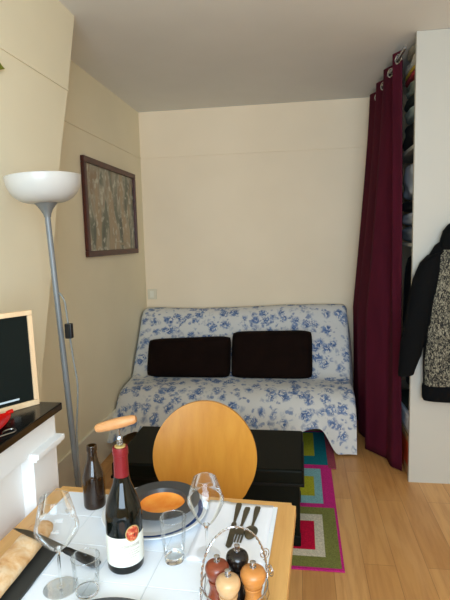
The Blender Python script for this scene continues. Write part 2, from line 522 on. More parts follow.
# ------------------------------------------------------------------ floor lamp
lx, ly = -.758, 1.60
t = thing('floor_lamp', 'grey torchiere floor lamp with a white bowl shade beside the chimney breast', 'lamp', (lx, ly, 0))
topz = 1.69
d = Vector((-.0865, 0, topz)).normalized()
R_l = Vector((0, 0, 1)).rotation_difference(d).to_matrix().to_4x4()
b = NB(); lathe(b, [(0, 0), (.125, 0), (.127, .006), (.12, .016), (.03, .024), (.02, .04), (0, .04)], 40); obj('base', b, 'lamp_metal', t)
b = NB(); tube(b, [d * .03, d * .55], .0108, 14); tube(b, [d * .55, d * 1.1], .0102, 14); tube(b, [d * 1.1, d * 1.56], .0096, 14); obj('pole', b, 'lamp_metal', t)
b = NB(); lathe(b, [(.011, 1.535), (.013, 1.545), (.02, 1.56), (.034, 1.578), (.043, 1.588), (.0, 1.588)], 32, M=R_l); obj('shade_holder', b, 'lamp_cone', t)
b = NB()
pr_ = []
for i in range(13):
    a = (PI / 2) * i / 12
    pr_.append((.038 + .084 * math.sin(a) ** .9, 1.582 + .084 * (1 - math.cos(a)) ** 1.0))
prof = pr_ + [(.1235, 1.668)] + [(.1205, 1.668)] + [(r - .003, z + .003) for r, z in pr_[::-1]]
lathe(b, prof + [(0, 1.585)], 56, M=R_l); obj('lamp_shade', b, 'lamp_shade', t)
b = NB()
cord = [d * 1.28 + Vector((.012, -.004, 0)), d * 1.255 + Vector((.030, -.008, 0)), d * 1.21 + Vector((.034, -.01, 0)), d * 1.15 + Vector((.037, -.012, 0)), d * 1.05 + Vector((.041, -.012, 0)),
        d * .97 + Vector((.046, -.012, 0)), d * .9 + Vector((.040, -.014, 0)), d * .8 + Vector((.026, -.016, 0)), d * .68 + Vector((.018, -.014, 0)), d * .55 + Vector((.016, -.016, 0)),
        d * .45 + Vector((.024, -.016, 0)), d * .3 + Vector((.016, -.014, 0)), d * .1 + Vector((.02, -.012, 0)), d * .03 + Vector((.03, -.03, 0)), Vector((.13, .06, .006)), Vector((.1, .3, .006))]
dense = []
for i in range(len(cord) - 1):
    p0, p1, p2, p3 = cord[max(i - 1, 0)], cord[i], cord[i + 1], cord[min(i + 2, len(cord) - 1)]
    for q in range(5):
        u = q / 5
        dense.append(0.5 * ((2 * p1) + (p2 - p0) * u + (2 * p0 - 5 * p1 + 4 * p2 - p3) * u * u + (3 * p1 - p0 - 3 * p2 + p3) * u ** 3))
dense.append(cord[-1])
tube(b, dense, .003, 8); cd = obj('cord', b, 'cable_grey', t)
b = NB(); vs = box(b, (-.0125, -.010, -.026), (.0125, .010, .026), .004, M=Matrix.Translation(d * 1.15 + Vector((.037, -.012, 0)))); obj('inline_switch', b, 'black_plastic', cd)

# ------------------------------------------------------------------ rug
t = NB()
RX0, RX1 = -.315, .187
def quad(x0, y0, x1, y1, z, mi):
    t.faces.new([t.verts.new(p) for p in ((x0, y0, z), (x1, y0, z), (x1, y1, z), (x0, y1, z))]).material_index = mi
rm = ['rug_pink', 'rug_dusty', 'rug_olive', 'rug_cream', 'rug_red', 'rug_blue', 'rug_lime', 'rug_teal']
for f in range(1):
    box(t, (-.82, 2.06, .001), (.182, 3.66, .008), .001, mi=0)
blocks = []
def block(x0, x1, y0, y1, cols, inset=((0, 0, 0, 0),)):
    z = .0082
    for c, (dx0, dx1, dy0, dy1) in zip(cols, inset):
        quad(x0 + dx0, y0 + dy0, x1 - dx1, y1 - dy1, z, rm.index(c)); z += .0004
block(-.33, .170, 2.075, 2.575, ['rug_olive', 'rug_cream', 'rug_red'], [(0, 0, 0, 0), (.07, .066, .075, .07), (.115, .11, .125, .135)])
block(-.33, .182, 2.575, 3.075, ['rug_pink', 'rug_blue', 'rug_lime'], [(0, 0, 0, 0), (.06, .066, .04, .04), (.11, .11, .12, .145)])
block(-.33, .165, 3.09, 3.64, ['rug_teal', 'rug_lime'], [(0, 0, 0, 0), (.09, .08, .13, .02)])
block(-.815, -.33, 2.075, 2.575, ['rug_blue', 'rug_red'], [(0, 0, 0, 0), (.1, .1, .1, .1)])
block(-.815, -.33, 2.575, 3.075, ['rug_olive', 'rug_cream'], [(0, 0, 0, 0), (.1, .1, .1, .1)])
block(-.815, -.33, 3.09, 3.64, ['rug_pink', 'rug_teal'], [(0, 0, 0, 0), (.1, .1, .1, .1)])
box(t, (.165, 3.05, .001), (.215, 3.63, .0095), .002, mi=1)
tag(obj('patterned_rug', t, rm, loc=(-.07, 2.85, 0), smooth=False), 'multicoloured rug of nested squares under the black trunk', 'rug')

# ------------------------------------------------------------------ black trunk used as a low table
t = thing('storage_trunk', 'black lidded trunk serving as a low table before the sofa bed', 'trunk', (-.447, 2.43, .0098))
zz = .0
b = NB(); box(b, (-.436, -.21, zz + .012), (.438, .215, .315), .006); obj('body', b, 'trunk_black', t)
b = NB(); box(b, (-.452, -.255, .318), (.455, .23, .392), .012, 3); ld = obj('lid', b, 'trunk_black', t)
b = NB(); box(b, (-.456, -.259, .314), (.459, .234, .328), .003); obj('lid_trim', b, 'trunk_metal', ld)
for xx in (-.44, .404):
    for yy in (-.216, .183):
        b = NB(); box(b, (xx, yy, 0), (xx + .038, yy + .038, .05), .004); obj('corner_foot', b, 'trunk_metal', t)
b = NB(); box(b, (-.03, -.268, .275), (.03, -.252, .335), .004); obj('latch', b, 'trunk_metal', t)

# ------------------------------------------------------------------ sofa bed
t = thing('sofa_bed', 'low dark folding sofa bed against the back wall', 'sofa', (-.475, 3.7, 0))
def LS(p): return (p[0] + .475, p[1] - 3.7, p[2])
b = NB(); box(b, LS((-1.26, 3.42, .13)), LS((.30, 3.98, .22)), .01); obj('frame', b, 'sofa_dark', t)
b = NB(); box(b, LS((-1.285, 3.40, .22)), LS((.335, 3.74, .365)), .05, 4); obj('seat', b, 'mattress_grey', t)
b = NB()
M = Matrix.Translation(Vector(LS((0, 3.80, .38)))) @ Matrix.Rotation(math.radians(-30), 4, 'X')
box(b, (-1.285 , -.045, -.02), (.335, .11, .50), .04, 4, M=M); obj('backrest', b, 'mattress_grey', t)
for xx in (-1.2, .235):
    for yy in (3.46, 3.9):
        b = NB(); box(b, LS((xx, yy, 0.0)), LS((xx + .05, yy + .05, .132)), .005); obj('leg', b, 'sofa_dark', t)

# the bedspread thrown over it
prof = [(4.15, .70), (4.155, .80), (4.14, .865), (4.09, .898), (4.03, .892), (3.975, .852)]
n_ = 10
for i in range(1, n_ + 1):
    u = i / n_
    prof.append((3.975 + (3.715 - 3.975) * u, .852 + (.455 - .852) * u))
prof += [(3.685, .425), (3.64, .412)]
prof += [(3.60, .410), (3.56, .408), (3.52, .405), (3.48, .400), (3.44, .392), (3.405, .381), (3.375, .366), (3.35, .348), (3.328, .326), (3.31, .302), (3.298, .278)]
nfront0 = len(prof)
arc = [0]
for p, q in zip(prof, prof[1:]): arc.append(arc[-1] + math.hypot(q[0] - p[0], q[1] - p[1]))
NF = 12
def hem(x):
    h = .15 + .03 * math.sin(x * 4.0 + .6) + .012 * math.sin(x * 13)
    if x > .12:
        u = min(1, (x - .12) / .13); u = u * u * (3 - 2 * u)
        h = h * (1 - u) + .012 * u
    if x < -1.12:
        u = min(1, (-1.12 - x) / .15); h = h * (1 - u) + .10 * u
    return h
NX = 110
X0, X1 = -1.305, .362
b = NB(); uvl = b.loops.layers.uv.new('UVMap')
uvd = {}
rows = []
for j in range(NX + 1):
    x = X0 + (X1 - X0) * j / NX
    colv = []
    ex = min(1, (X1 - x) / .05, (x - X0) / .05)
    for i, (y, z) in enumerate(prof):
        nz = noise.noise((x * 2.2, y * 3.0, z * 3.0)) * .012 + noise.noise((x * 6, y * 7, z * 6 + 5)) * .006
        back = 1 if 5 <= i <= 16 else 0
        dz = -.022 * (1 - math.sqrt(max(0, 1 - (1 - ex) ** 2)))
        sag = .010 * math.sin(x * 3 + 1) if i < 6 else 0
        v = b.verts.new((x, y - nz * back * .8, z + nz * (1 if i > 2 else .3) + dz + sag))
        uvd[v] = (x, arc[i]); colv.append(v)
    h = hem(x)
    y0_, z0_ = prof[-1]
    for q in range(1, NF + 1):
        u = q / NF
        amp = .016 * u
        fold = amp * math.sin(x * 21 + 1.3 * math.sin(x * 5)) + .010 * u * noise.noise((x * 5, u * 2, 3))
        flare = -.012 * u
        ft = min(1, max(0, (.30 - x) / .45)); ft = ft * ft * (3 - 2 * ft)
        fl2 = min(1, max(0, (-.95 - x) / .3))
        flare -= (.075 * ft + .10 * fl2) * u + .04 * (1 - ft) * u
        z = z0_ + (h - z0_) * u
        v = b.verts.new((x, y0_ + flare + fold, z)); uvd[v] = (x, arc[-1] + (z0_ - z)); colv.append(v)
    rows.append(colv)
for j in range(NX):
    A, B = rows[j], rows[j + 1]
    for i in range(len(A) - 1): b.faces.new((A[i], A[i + 1], B[i + 1], B[i]))
# right hand skirt
edgecol = rows[-1][1:nfront0]
NS = 12
prev = edgecol
for q in range(1, NS + 1):
    u = q / NS
    cur = []
    for v in edgecol:
        y = v.co.y; ztop = v.co.z
        zb = .014 if y < 3.9 else .03
        z = ztop + (zb - ztop) * u
        fold = .010 * u * math.sin(y * 24 + 1) 
        w_ = b.verts.new((X1 + .004 * u + fold * .5 - .002 + (.035 * math.sin(PI * min(1, u * 1.1)) if y > 3.68 else 0) * min(1, max(0, (y - 3.68) / .15)), y - (.010 * u if y < 3.26 else 0), z)); uvd[w_] = (X1 + (ztop - z), uvd[v][1]); cur.append(w_)
    for i in range(len(cur) - 1): b.faces.new((prev[i], prev[i + 1], cur[i + 1], cur[i]))
    prev = cur
for f in b.faces:
    for lp in f.loops: lp[uvl].uv = uvd[lp.vert]
cv = obj('bedspread', b, 'toile', loc=(-.475, 3.7, 0), sharp=False)
tag(cv, 'off-white bedspread with blue floral sprigs draped over the sofa bed', 'bedspread')

# cushions
def cushion(label, xa, xb, hl, hr, dz=0):
    b = NB()
    nx, nz = 26, 16
    W = xb - xa
    T = .105
    def P(s, tt, side):
        sx, sz = 2 * s - 1, 2 * tt - 1
        e = (1 - abs(sx) ** 5) ** .5 * (1 - abs(sz) ** 4) ** .5 if abs(sx) < 1 and abs(sz) < 1 else 0
        h = hl + (hr - hl) * s
        x = xa + W * s
        rc = 1 - .026 * (abs(sz) ** 7)
        x = (xa + xb) / 2 + (x - (xa + xb) / 2) * rc
        hz = h * (.5 + .5 * sz * (1 - .085 * abs(sx) ** 9)) + h * .01
        y = side * T / 2 * e + .004 * noise.noise((x * 5, hz * 6, side * 2.0)) * e
        return Vector((x, y, hz))
    ca, sa = math.cos(math.radians(-21)), math.sin(math.radians(-21))
    M = Matrix.Translation((0, 3.605, .418 + dz)) @ Matrix.Rotation(math.radians(-21), 4, 'X')
    F = [[b.verts.new(M @ P(i / nx, j / nz, -1)) for j in range(nz + 1)] for i in range(nx + 1)]
    Bk = [[F[i][j] if i in (0, nx) or j in (0, nz) else b.verts.new(M @ P(i / nx, j / nz, 1)) for j in range(nz + 1)] for i in range(nx + 1)]
    for i in range(nx):
        for j in range(nz):
            b.faces.new((F[i][j], F[i + 1][j], F[i + 1][j + 1], F[i][j + 1]))
            b.faces.new((Bk[i][j], Bk[i][j + 1], Bk[i + 1][j + 1], Bk[i + 1][j]))
    o = obj('sofa_cushion', b, 'cushion_brown', loc=((xa + xb) / 2, 3.605, .42), sharp=False)
    tag(o, label, 'cushion', 'dark brown cushions on the sofa bed')
cushion('wider dark brown cushion on the side of the sofa bed near the framed picture', -1.166, -.520, .292, .318)
cushion('taller dark brown cushion on the side of the sofa bed near the curtain', -.514, .085, .352, .362)

# ------------------------------------------------------------------ curtain, rail and the wardrobe behind it
t = thing('grommet_curtain', 'maroon floor-length curtain with metal eyelets closing the wardrobe alcove', 'curtain', (.5, 3.4, 0))
b = NB()
NSs, NT_ = 300, 60
RDX, RDZ = .569, 2.447
def seg(path, s):
    ls = [0]
    for p, q in zip(path, path[1:]): ls.append(ls[-1] + math.dist(p, q))
    x = s * ls[-1]
    for i in range(len(path) - 1):
        if x <= ls[i + 1] + 1e-9:
            u = (x - ls[i]) / (ls[i + 1] - ls[i]); return tuple(a + (c - a) * u for a, c in zip(path[i], path[i + 1]))
    return path[-1]
top = [(.586, 3.12), (.567, 4.13)]
bot = [(.604, 3.035), (.535, 3.19), (.455, 3.34), (.438, 3.55), (.435, 4.12)]
def curtain_pt(s, q):
    tp, bp = seg(top, s), seg(bot, s)
    bl = min(1, q / .64) ** 1.25
    if s < .12: bl = bl * (s / .12) + q * (1 - s / .12)
    x = tp[0] + (bp[0] - tp[0]) * bl; y = tp[1] + (bp[1] - tp[1]) * bl
    ph = s * 2 * PI * 3.6
    env = min(1, s / .05, (1 - s) / .05)
    amp = (.042 * (1 - q) + .020 * q) * (.35 + .65 * min(1, env))
    x += -amp * math.sin(ph + .5) * (0 if s == 0 else 1)
    y += .010 * math.sin(2 * ph + q)
    x += .004 * math.sin(q * 7 + s * 31) * q
    z = 2.488 + (.012 - 2.488) * q
    if q == 0: z += 0
    return Vector((x - .5, y - 3.4, z))
qs = [.032 * j / 14 for j in range(15)] + [.032 + (1 - .032) * j / (NT_ - 14) for j in range(1, NT_ - 13)]
G = [[b.verts.new(curtain_pt(i / NSs, qs[j])) for j in range(NT_ + 1)] for i in range(NSs + 1)]
for i in range(NSs):
    for j in range(NT_):
        q4 = (G[i][j], G[i + 1][j], G[i + 1][j + 1], G[i][j + 1])
        mc = sum((v.co for v in q4), Vector()) / 4
        if math.hypot(mc.x + .5 - RDX, mc.z - RDZ) < .020: continue      # the eyelet holes the rod runs through
        b.faces.new(q4)
cu = obj('fabric_panel', b, 'maroon', t, sharp=False)
sd = cu.modifiers.new('thickness', 'SOLIDIFY'); sd.thickness = .003; sd.offset = 0
qr = (2.488 - RDZ) / (2.488 - .012)
for i in range(600):
    p0, p1 = curtain_pt(i / 600, qr), curtain_pt((i + 1) / 600, qr)
    if (p0.x + .5 - RDX) * (p1.x + .5 - RDX) < 0:
        tg = (p1 - p0).normalized(); cc = (p0 + p1) / 2; cc.x = RDX - .5; cc.z = RDZ
        b = NB(); tube(b, [cc + tg * (.024 * math.cos(w)) + Vector((0, 0, .024 * math.sin(w))) for w in [2 * PI * k_ / 24 for k_ in range(24)]], .0052, 8, closed=True)
        obj('grommet', b, 'chrome', t)
b = NB(); tube(b, [(RDX, 2.958, RDZ), (RDX, YB, RDZ)], .009, 14); tube(b, [(RDX, YB - .012, RDZ), (RDX, YB, RDZ)], .024, 16)
tag(obj('curtain_rod', b, 'steel', loc=(RDX, 3.5, RDZ)), 'thin metal curtain rod threaded through the maroon curtain near the ceiling', 'rod')

t = thing('wardrobe_shelves', 'white wardrobe shelving glimpsed between the curtain and the partition', 'shelving', (.95, 3.35, 0))
def LW(p): return (p[0] - .95, p[1] - 3.35, p[2])
for z in (.255, 1.375, 1.925):
    b = NB(); box(b, LW((.634, 2.965, z)), LW((1.3, 3.62, z + .022)), .002); obj('shelf', b, 'panel_white', t)
b = NB(); box(b, LW((1.3, 2.99, 0)), LW((1.32, 3.62, 2.4)), .002); obj('upright', b, 'panel_white', t)
b = NB(); box(b, LW((.655, 3.6, 0)), LW((.675, 3.62, 2.4)), .002); obj('upright', b, 'panel_white', t)

def clump(name, m, lo, hi, label, cat, group=None, seed=0, rough_=.25):
    """a soft folded bundle: a rounded block with cloth-like lumps"""
    b = NB()
    r = bmesh.ops.create_cube(b, size=2.0)
    bmesh.ops.subdivide_edges(b, edges=b.edges[:], cuts=9, use_grid_fill=True)
    c = [(p + q) / 2 for p, q in zip(lo, hi)]; h = [(q - p) / 2 for p, q in zip(lo, hi)]
    for v in b.verts:
        p = v.co.copy()
        k_ = (abs(p.x) ** 5 + abs(p.y) ** 5 + abs(p.z) ** 5) ** .2
        p = p / max(k_, 1e-6)
        nn = 1 - rough_ * .35 * (noise.noise(p * 1.7 + Vector((seed, 0, 0))) + .6) - .06 * abs(noise.noise(p * 5 + Vector((0, seed, 0))))
        zf = nn if p.z > 0 else 1
        v.co = Vector((c[0] + h[0] * p.x * min(1, nn), c[1] + h[1] * p.y * min(1, nn), c[2] + h[2] * p.z * min(1, zf)))
    o = obj(name, b, m, loc=(c[0], c[1], lo[2]), sharp=False)
    return tag(o, label, cat, group)
gw = 'clothes and bags in the wardrobe'
zc = 1.9475
clump('folded_sweater', 'cloth_black', (.632, 2.965, zc), (.98, 3.45, 2.115), 'black folded sweater on the top wardrobe shelf', 'clothes', gw, 1)
clump('folded_scarf', 'cloth_teal', (.628, 2.965, 2.115), (.95, 3.4, 2.18), 'pale teal folded scarf in the wardrobe stack above the black sweater', 'clothes', gw, 2)
clump('fabric_bag', 'cloth_green', (.632, 2.965, 2.18), (.95, 3.4, 2.25), 'dark green fabric bag between the teal scarf and the sage pouch', 'bag', gw, 3)
clump('fabric_pouch', 'cloth_sage', (.628, 2.965, 2.25), (.93, 3.35, 2.325), 'sage grey rounded pouch near the top of the wardrobe stack', 'bag', gw, 4, .4)
clump('folded_cloth', 'cloth_red', (.628, 2.965, 2.325), (.92, 3.35, 2.358), 'red folded cloth near the top of the wardrobe stack', 'cloth', gw, 5, .1)
clump('folded_cloth', 'cloth_yellow', (.628, 2.965, 2.358), (.92, 3.35, 2.385), 'yellow folded cloth near the top of the wardrobe stack', 'cloth', gw, 6, .1)
clump('folded_cloth', 'cloth_white', (.626, 2.965, 2.385), (.92, 3.35, 2.445), 'white folded cloth near the top of the wardrobe stack', 'cloth', gw, 7)
clump('folded_blanket', 'cloth_beige', (.622, 2.975, 2.45), (.92, 3.3, 2.508), 'beige folded blanket topmost in the wardrobe, just under the ceiling', 'blanket', gw, 8)
clump('folded_shirt', 'cloth_slate', (.632, 2.965, 1.397), (.98, 3.45, 1.50), 'slate blue folded shirt lowest on the middle wardrobe shelf', 'clothes', gw, 9)
clump('folded_shirt', 'cloth_greyblue', (.628, 2.965, 1.50), (.98, 3.45, 1.585), 'pale grey-blue folded shirt on the middle wardrobe shelf', 'clothes', gw, 10)
clump('folded_trousers', 'cloth_black', (.632, 2.965, 1.585), (.98, 3.45, 1.655), 'black folded trousers between grey-blue clothes on the middle wardrobe shelf', 'clothes', gw, 11)
clump('folded_jumper', 'cloth_greyblue', (.628, 2.965, 1.655), (.98, 3.45, 1.885), 'bulky grey-blue rolled jumper just under the top wardrobe shelf', 'clothes', gw, 12, .4)
clump('hanging_coat', 'cloth_black', (.66, 3.0, .42), (1.0, 3.5, 1.37), 'black coats bunched in the dark middle of the wardrobe', 'clothes', gw, 13, .2)
t = thing('shoe_box', 'white shoe box on the lowest wardrobe shelf beside the partition', 'box', (.79, 3.155, .2782))
b = NB(); box(b, (-.158, -.17, 0), (.15, .16, .075), .002); obj('body', b, 'box_white', t)
b = NB(); box(b, (-.162, -.174, .072), (.154, .164, .098), .002); obj('lid', b, 'box_white', t)
clump('folded_mat', 'cloth_green', (.632, 2.965, .379), (.98, 3.45, .42), 'dark green folded mat on top of the white shoe box', 'mat', gw, 14, .1)
t = thing('cardboard_box', 'orange and tan box on the floor at the foot of the wardrobe', 'box', (.79, 3.165, 0))
b = NB(); box(b, (-.155, -.19, 0), (.15, .16, .205), .003); obj('body', b, 'box_orange', t)
b = NB(); box(b, (-.158, -.193, .205), (.153, .163, .24), .003); obj('lid', b, 'box_tan', t)
b = NB(); box(b, (-.159, -.194, 0.0), (.154, -.05, .055), .003); obj('tape_band', b, 'box_tan', t)

# ------------------------------------------------------------------ jacket on the partition
t = thing('hooded_jacket', 'black jacket with a tweed front hanging on the cream partition', 'jacket', (.87, 2.86, 1.46))
def LJ(p): return (p[0] - .87, p[1] - 2.86, p[2] - 1.46)
def ell(cx, cy, z, rx, ry, n=32, pw=2.6):
    P = []
    for i in range(n):
        a = 2 * PI * i / n
        c, s = math.cos(a), math.sin(a)
        f = (abs(c) ** pw + abs(s) ** pw) ** (-1 / pw)
        P.append(LJ((cx + rx * c * f, cy + ry * s * f, z)))
    return P
secs_ = [(2.865, .60, .192, .046), (2.864, .75, .196, .050), (2.862, .95, .194, .052), (2.862, 1.12, .192, .053), (2.864, 1.25, .188, .050), (2.868, 1.33, .178, .044), (2.872, 1.385, .145, .038), (2.876, 1.425, .09, .032)]
b = NB(); loft(b, [ell(.87, *q) for q in secs_]); obj('body', b, 'jacket_black', t)
b = NB(); loft(b, [ell(.87, y - .007, z + (.004 if z < .7 else 0), rx - (.003 if z < .8 else .010 if z < 1.0 else .020 if z < 1.2 else .030), ry - .0005) for y, z, rx, ry in secs_]); obj('front_panel', b, 'tweed', t)
b = NB()
loft(b, [ell(.87, 2.866, .522, .190, .050), ell(.87, 2.866, .535, .197, .056), ell(.87, 2.866, .60, .199, .057), ell(.87, 2.866, .615, .195, .053)])
obj('hem_band', b, 'jacket_black', t)
b = NB()
loft(b, [ell(.87, 2.866, 1.36, .128, .050), ell(.87, 2.862, 1.41, .122, .056), ell(.87, 2.864, 1.46, .108, .054), ell(.87, 2.870, 1.495, .08, .045), ell(.87, 2.874, 1.51, .045, .03)])
obj('hood', b, 'jacket_black', t)
b = NB(); box(b, LJ((.862, 2.799, .62)), LJ((.876, 2.808, 1.38)), .003); obj('zip_placket', b, 'jacket_black', t)
for sg in (-1, 1):
    b = NB()
    path = [((.735, 2.872, 1.345), .050), ((.702, 2.866, 1.31), .058), ((.680, 2.862, 1.22), .068), ((.656, 2.862, 1.10), .068), ((.636, 2.862, .98), .067), ((.618, 2.862, .86), .065), ((.602, 2.862, .76), .058), ((.585, 2.862, .69), .045), ((.585, 2.862, .668), .043)]
    secs = []
    for i, (p, r) in enumerate(path):
        px_ = p[0] if sg < 0 else 1.74 - p[0]
        tilt = .35 if i < 2 else .22
        P = []
        for q in range(20):
            a = 2 * PI * q / 20
            wr = 1 + .05 * math.sin(i * 2.3 + q * .9)
            P.append(LJ((px_ + r * wr * math.cos(a), p[1] + .048 * wr * math.sin(a), p[2] + sg * -1 * 0 - sg * r * math.cos(a) * tilt)))
        secs.append(P)
    loft(b, secs); obj('sleeve', b, 'jacket_black', t)
t = thing('coat_hook', 'metal coat hook on the cream partition holding the tweed jacket', 'hook', (.87, 2.927, 1.53))
b = NB(); box(b, (-.012, -.006, -.03), (.012, 0, .03), .002); obj('back_plate', b, 'steel', t)
b = NB(); tube(b, [(0, -.004, .01), (0, -.03, .0), (0, -.05, .0), (0, -.06, .02)], .005, 8); obj('prong', b, 'steel', t)

# ------------------------------------------------------------------ dining chair
t = thing('dining_chair', 'round-backed honey plywood chair drawn up to the far side of the table', 'chair', (-.349, 1.58, 0))
# back panel outline (local x, z)
R_ = .192
cz = .663
out = []
for i in range(45):
    a = math.radians(-28 + (236) * i / 44)
    out.append((R_ * math.cos(a), cz + R_ * 1.0 * math.sin(a)))
xl, zl = out[-1]; xr_, zr_ = out[0]
lower = [(.150, .535), (.122, .50), (.096, .465), (.085, .43), (.083, .40)]
out = [(-x, z) for x, z in lower[::-1]][0:0] + [(x, z) for x, z in lower[::-1]] + out + [(-x, z) for x, z in lower]
b = NB()
def backpt(x, z, o):
    u = (z - .40) / .46
    y = .10 + .085 * u + .0 * x
    y += -.55 * x * x
    return (x, y + o, z)
# grid-filled panel: scanlines between left and right boundary so the ply can curve
zs = sorted({round(z, 4) for x, z in out})
def halfw(z):
    best = 0
    for (xa, za), (xb, zb) in zip(out, out[1:] + out[:1]):
        if xa < 0 and xb < 0: continue
        if (za - z) * (zb - z) <= 0 and abs(za - zb) > 1e-6:
            u = (z - za) / (zb - za); best = max(best, xa + (xb - xa) * u)
    return best
zl_ = [.40 + (.8545 - .40) * (1 - (1 - i / 60) ** 1.6) for i in range(61)]
NXc = 16
gr = {}
for side, o in ((0, -.006), (1, .006)):
    for i, z in enumerate(zl_):
        hw = max(halfw(z), .004)
        for j in range(NXc + 1):
            gr[side, i, j] = b.verts.new(backpt(hw * (2 * j / NXc - 1), z, o))
for side in (0, 1):
    for i in range(60):
        for j in range(NXc):
            b.faces.new((gr[side, i, j], gr[side, i, j + 1], gr[side, i + 1, j + 1], gr[side, i + 1, j]))
for i in range(60):
    for j in (0, NXc): b.faces.new((gr[0, i, j], gr[0, i + 1, j], gr[1, i + 1, j], gr[1, i, j]))
for j in range(NXc):
    for i in (0, 60): b.faces.new((gr[0, i, j], gr[0, i, j + 1], gr[1, i, j + 1], gr[1, i, j]))
obj('backrest', b, 'chair_ply', t, angle=50)
b = NB()
so = []
for i in range(40):
    a = 2 * PI * i / 40
    c, s = math.cos(a), math.sin(a)
    f = (abs(c) ** 3 + abs(s) ** 3) ** (-1 / 3)
    so.append((.195 * c * f * (1 - .08 * s), -.10 + .20 * s * f))
prism(b, so, .438, .450, bevel=.003); obj('seat', b, 'chair_ply', t)
for sx in (-1, 1):
    for sy, yt, yb_ in ((-1, -.24, -.28), (1, .04, .13)):
        b = NB(); tube(b, [(sx * .13, yt, .436), (sx * .15, yt, .40), (sx * .185, yb_, .008)], .0095, 12); lg = obj('leg', b, 'chair_steel', t)
        b = NB(); lathe(b, [(0, 0), (.013, 0), (.013, .02), (0, .02)], 12, (sx * .186, yb_, 0)); obj('foot_cap', b, 'black_plastic', lg)
for sx in (-.055, .055):
    b = NB(); tube(b, [(sx, .0, .430), (sx, .085, .42), (sx, .112, .44), (sx, .125, .52)], .007, 10); obj('back_bracket', b, 'chair_steel', t)

# ------------------------------------------------------------------ dining table with tiled top
TR = math.radians(-2.5)
t = thing('dining_table', 'light oak dining table with a white tiled top', 'table', (-.694, 1.288, 0), (0, 0, TR))
TW, TL = .68, .848
# local: x to the right, y negative towards the camera
b = NB()
FI, SI = .026, .046
def rounded(x0, y0, x1, y1, r, n=5):
    P = []
    for cx, cy, a0 in ((x1 - r, y1 - r, 0), (x0 + r, y1 - r, 90), (x0 + r, y0 + r, 180), (x1 - r, y0 + r, 270)):
        for i in range(n + 1):
            a = math.radians(a0 + 90 * i / n); P.append((cx + r * math.cos(a), cy + r * math.sin(a)))
    return P
prism(b, rounded(0, -TL, TW, 0, .014), .722, .7445, bevel=.002)
box(b, (.0, -TL + .014, .7435), (SI, -.014, .7505), .0015, mi=1); box(b, (TW - SI, -TL + .014, .7435), (TW, -.014, .7505), .0015, mi=1)
box(b, (.012, -FI, .7435), (TW - .012, -.0, .7503), .0015); box(b, (.012, -TL, .7435), (TW - .012, -TL + FI, .7503), .0015)
obj('top_frame', b, ['table_wood', 'table_wood_side'], t)
b = NB(); box(b, (SI, -TL + FI, .7445), (TW - SI, -FI, .7488)); tb = obj('grout_bed', b, 'grout', t, smooth=False)
b = NB()
nx, ny = 5, 7
cw, ch = (TW - 2 * SI) / nx, (TL - 2 * FI) / ny
for i in range(nx):
    for j in range(ny):
        x0, y0 = SI + i * cw, -FI - (j + 1) * ch
        box(b, (x0 + .0009, y0 + .0009, .7446), (x0 + cw - .0009, y0 + ch - .0009, .7500), .0009, 2)
obj('tile_surface', b, 'tile', t)
b = NB()
for lo, hi in (((.05, -.065, .64), (TW - .05, -.045, .722)), ((.05, -TL + .045, .64), (TW - .05, -TL + .065, .722)), ((.05, -TL + .05, .64), (.07, -.05, .722)), ((TW - .07, -TL + .05, .64), (TW - .05, -.05, .722))):
    box(b, lo, hi, .002)
obj('apron', b, 'table_wood', t)
for x0 in (.04, TW - .095):
    for y0 in (-.095, -TL + .04):
        b = NB(); loft(b, [[(x0 + .0275 + s * a, y0 + .0275 + s2 * a, z) for s, s2 in ((-1, -1), (1, -1), (1, 1), (-1, 1))] for z, a in ((0, .02), (.62, .0275), (.722, .0275))])
        obj('leg', b, 'table_wood_side', t, smooth=False)

ZT = .7502
# ------------------------------------------------------------------ bread board, bread and knife
b = NB(); prism(b, rounded(-.056, -.12, .056, .088, .008, 4), 0, .006, bevel=.0015)
o = obj('slate_board', b, 'slate'); o.location = (-.6035, .915, ZT); o.rotation_euler = (0, 0, TR + .05)
tag(o, 'dark grey slate board under the bread on the white tiles', 'board')
b = NB()
secs = []
for i in range(26):
    u = i / 25
    y = -.17 + .335 * u
    e = min(1, (1 - abs(2 * u - 1) ** 6)) ** .5 if 0 < u < 1 else .12
    e = max(.15, e)
    rx, rz = .032 * e, .0195 * e
    P = []
    for q in range(24):
        a = 2 * PI * q / 24
        zz_ = math.sin(a)
        lump = 1 + .06 * noise.noise((u * 9, q * .4, 1.0)) + .05 * math.sin(u * 38 + math.cos(a) * 2) * max(0, zz_)
        zc_ = rz * zz_ * (1 if zz_ > 0 else .80)
        P.append((rx * math.cos(a) * lump, y, .0168 + zc_ * lump))
    secs.append(P)
loft(b, secs)
o = obj('baguette', b, 'bread_crust', sharp=False); o.location = (-.608, .905, ZT + .0062); o.rotation_euler = (0, 0, .02)
tag(o, 'piece of pale crusty baguette lying on the slate board', 'bread')
# knife rests with its blade on the bread and its handle on the tiles
A = Vector((-.436, .948, ZT + .0085)); Bt = Vector((-.645, .987, .8075))
dd = (Bt - A); Lk = dd.length
t = thing('bread_knife', 'black-handled bread knife propped with its blade across the baguette', 'knife', A)
t.rotation_euler = dd.to_track_quat('X', 'Z').to_euler()
b = NB(); secs = []
for i in range(12):
    u = i / 11
    x = -.004 + .088 * u
    wd = .0115 + .0025 * math.sin(u * PI * 1.5 + .6); th = .0065
    if i in (0, 11): wd *= .75; th *= .7
    secs.append([(x, wd * math.cos(a), th * math.sin(a)) for a in [2 * PI * q / 14 for q in range(14)]])
loft(b, secs); obj('handle', b, 'black_plastic', t)
b = NB()
bl = [(.083, -.009), (.14, -.010), (.185, -.007), (Lk - .006, .003), (Lk, .007), (Lk - .02, .0085), (.083, .009)]
prism(b, bl, -.0009, .0009); obj('blade', b, 'blade', t)

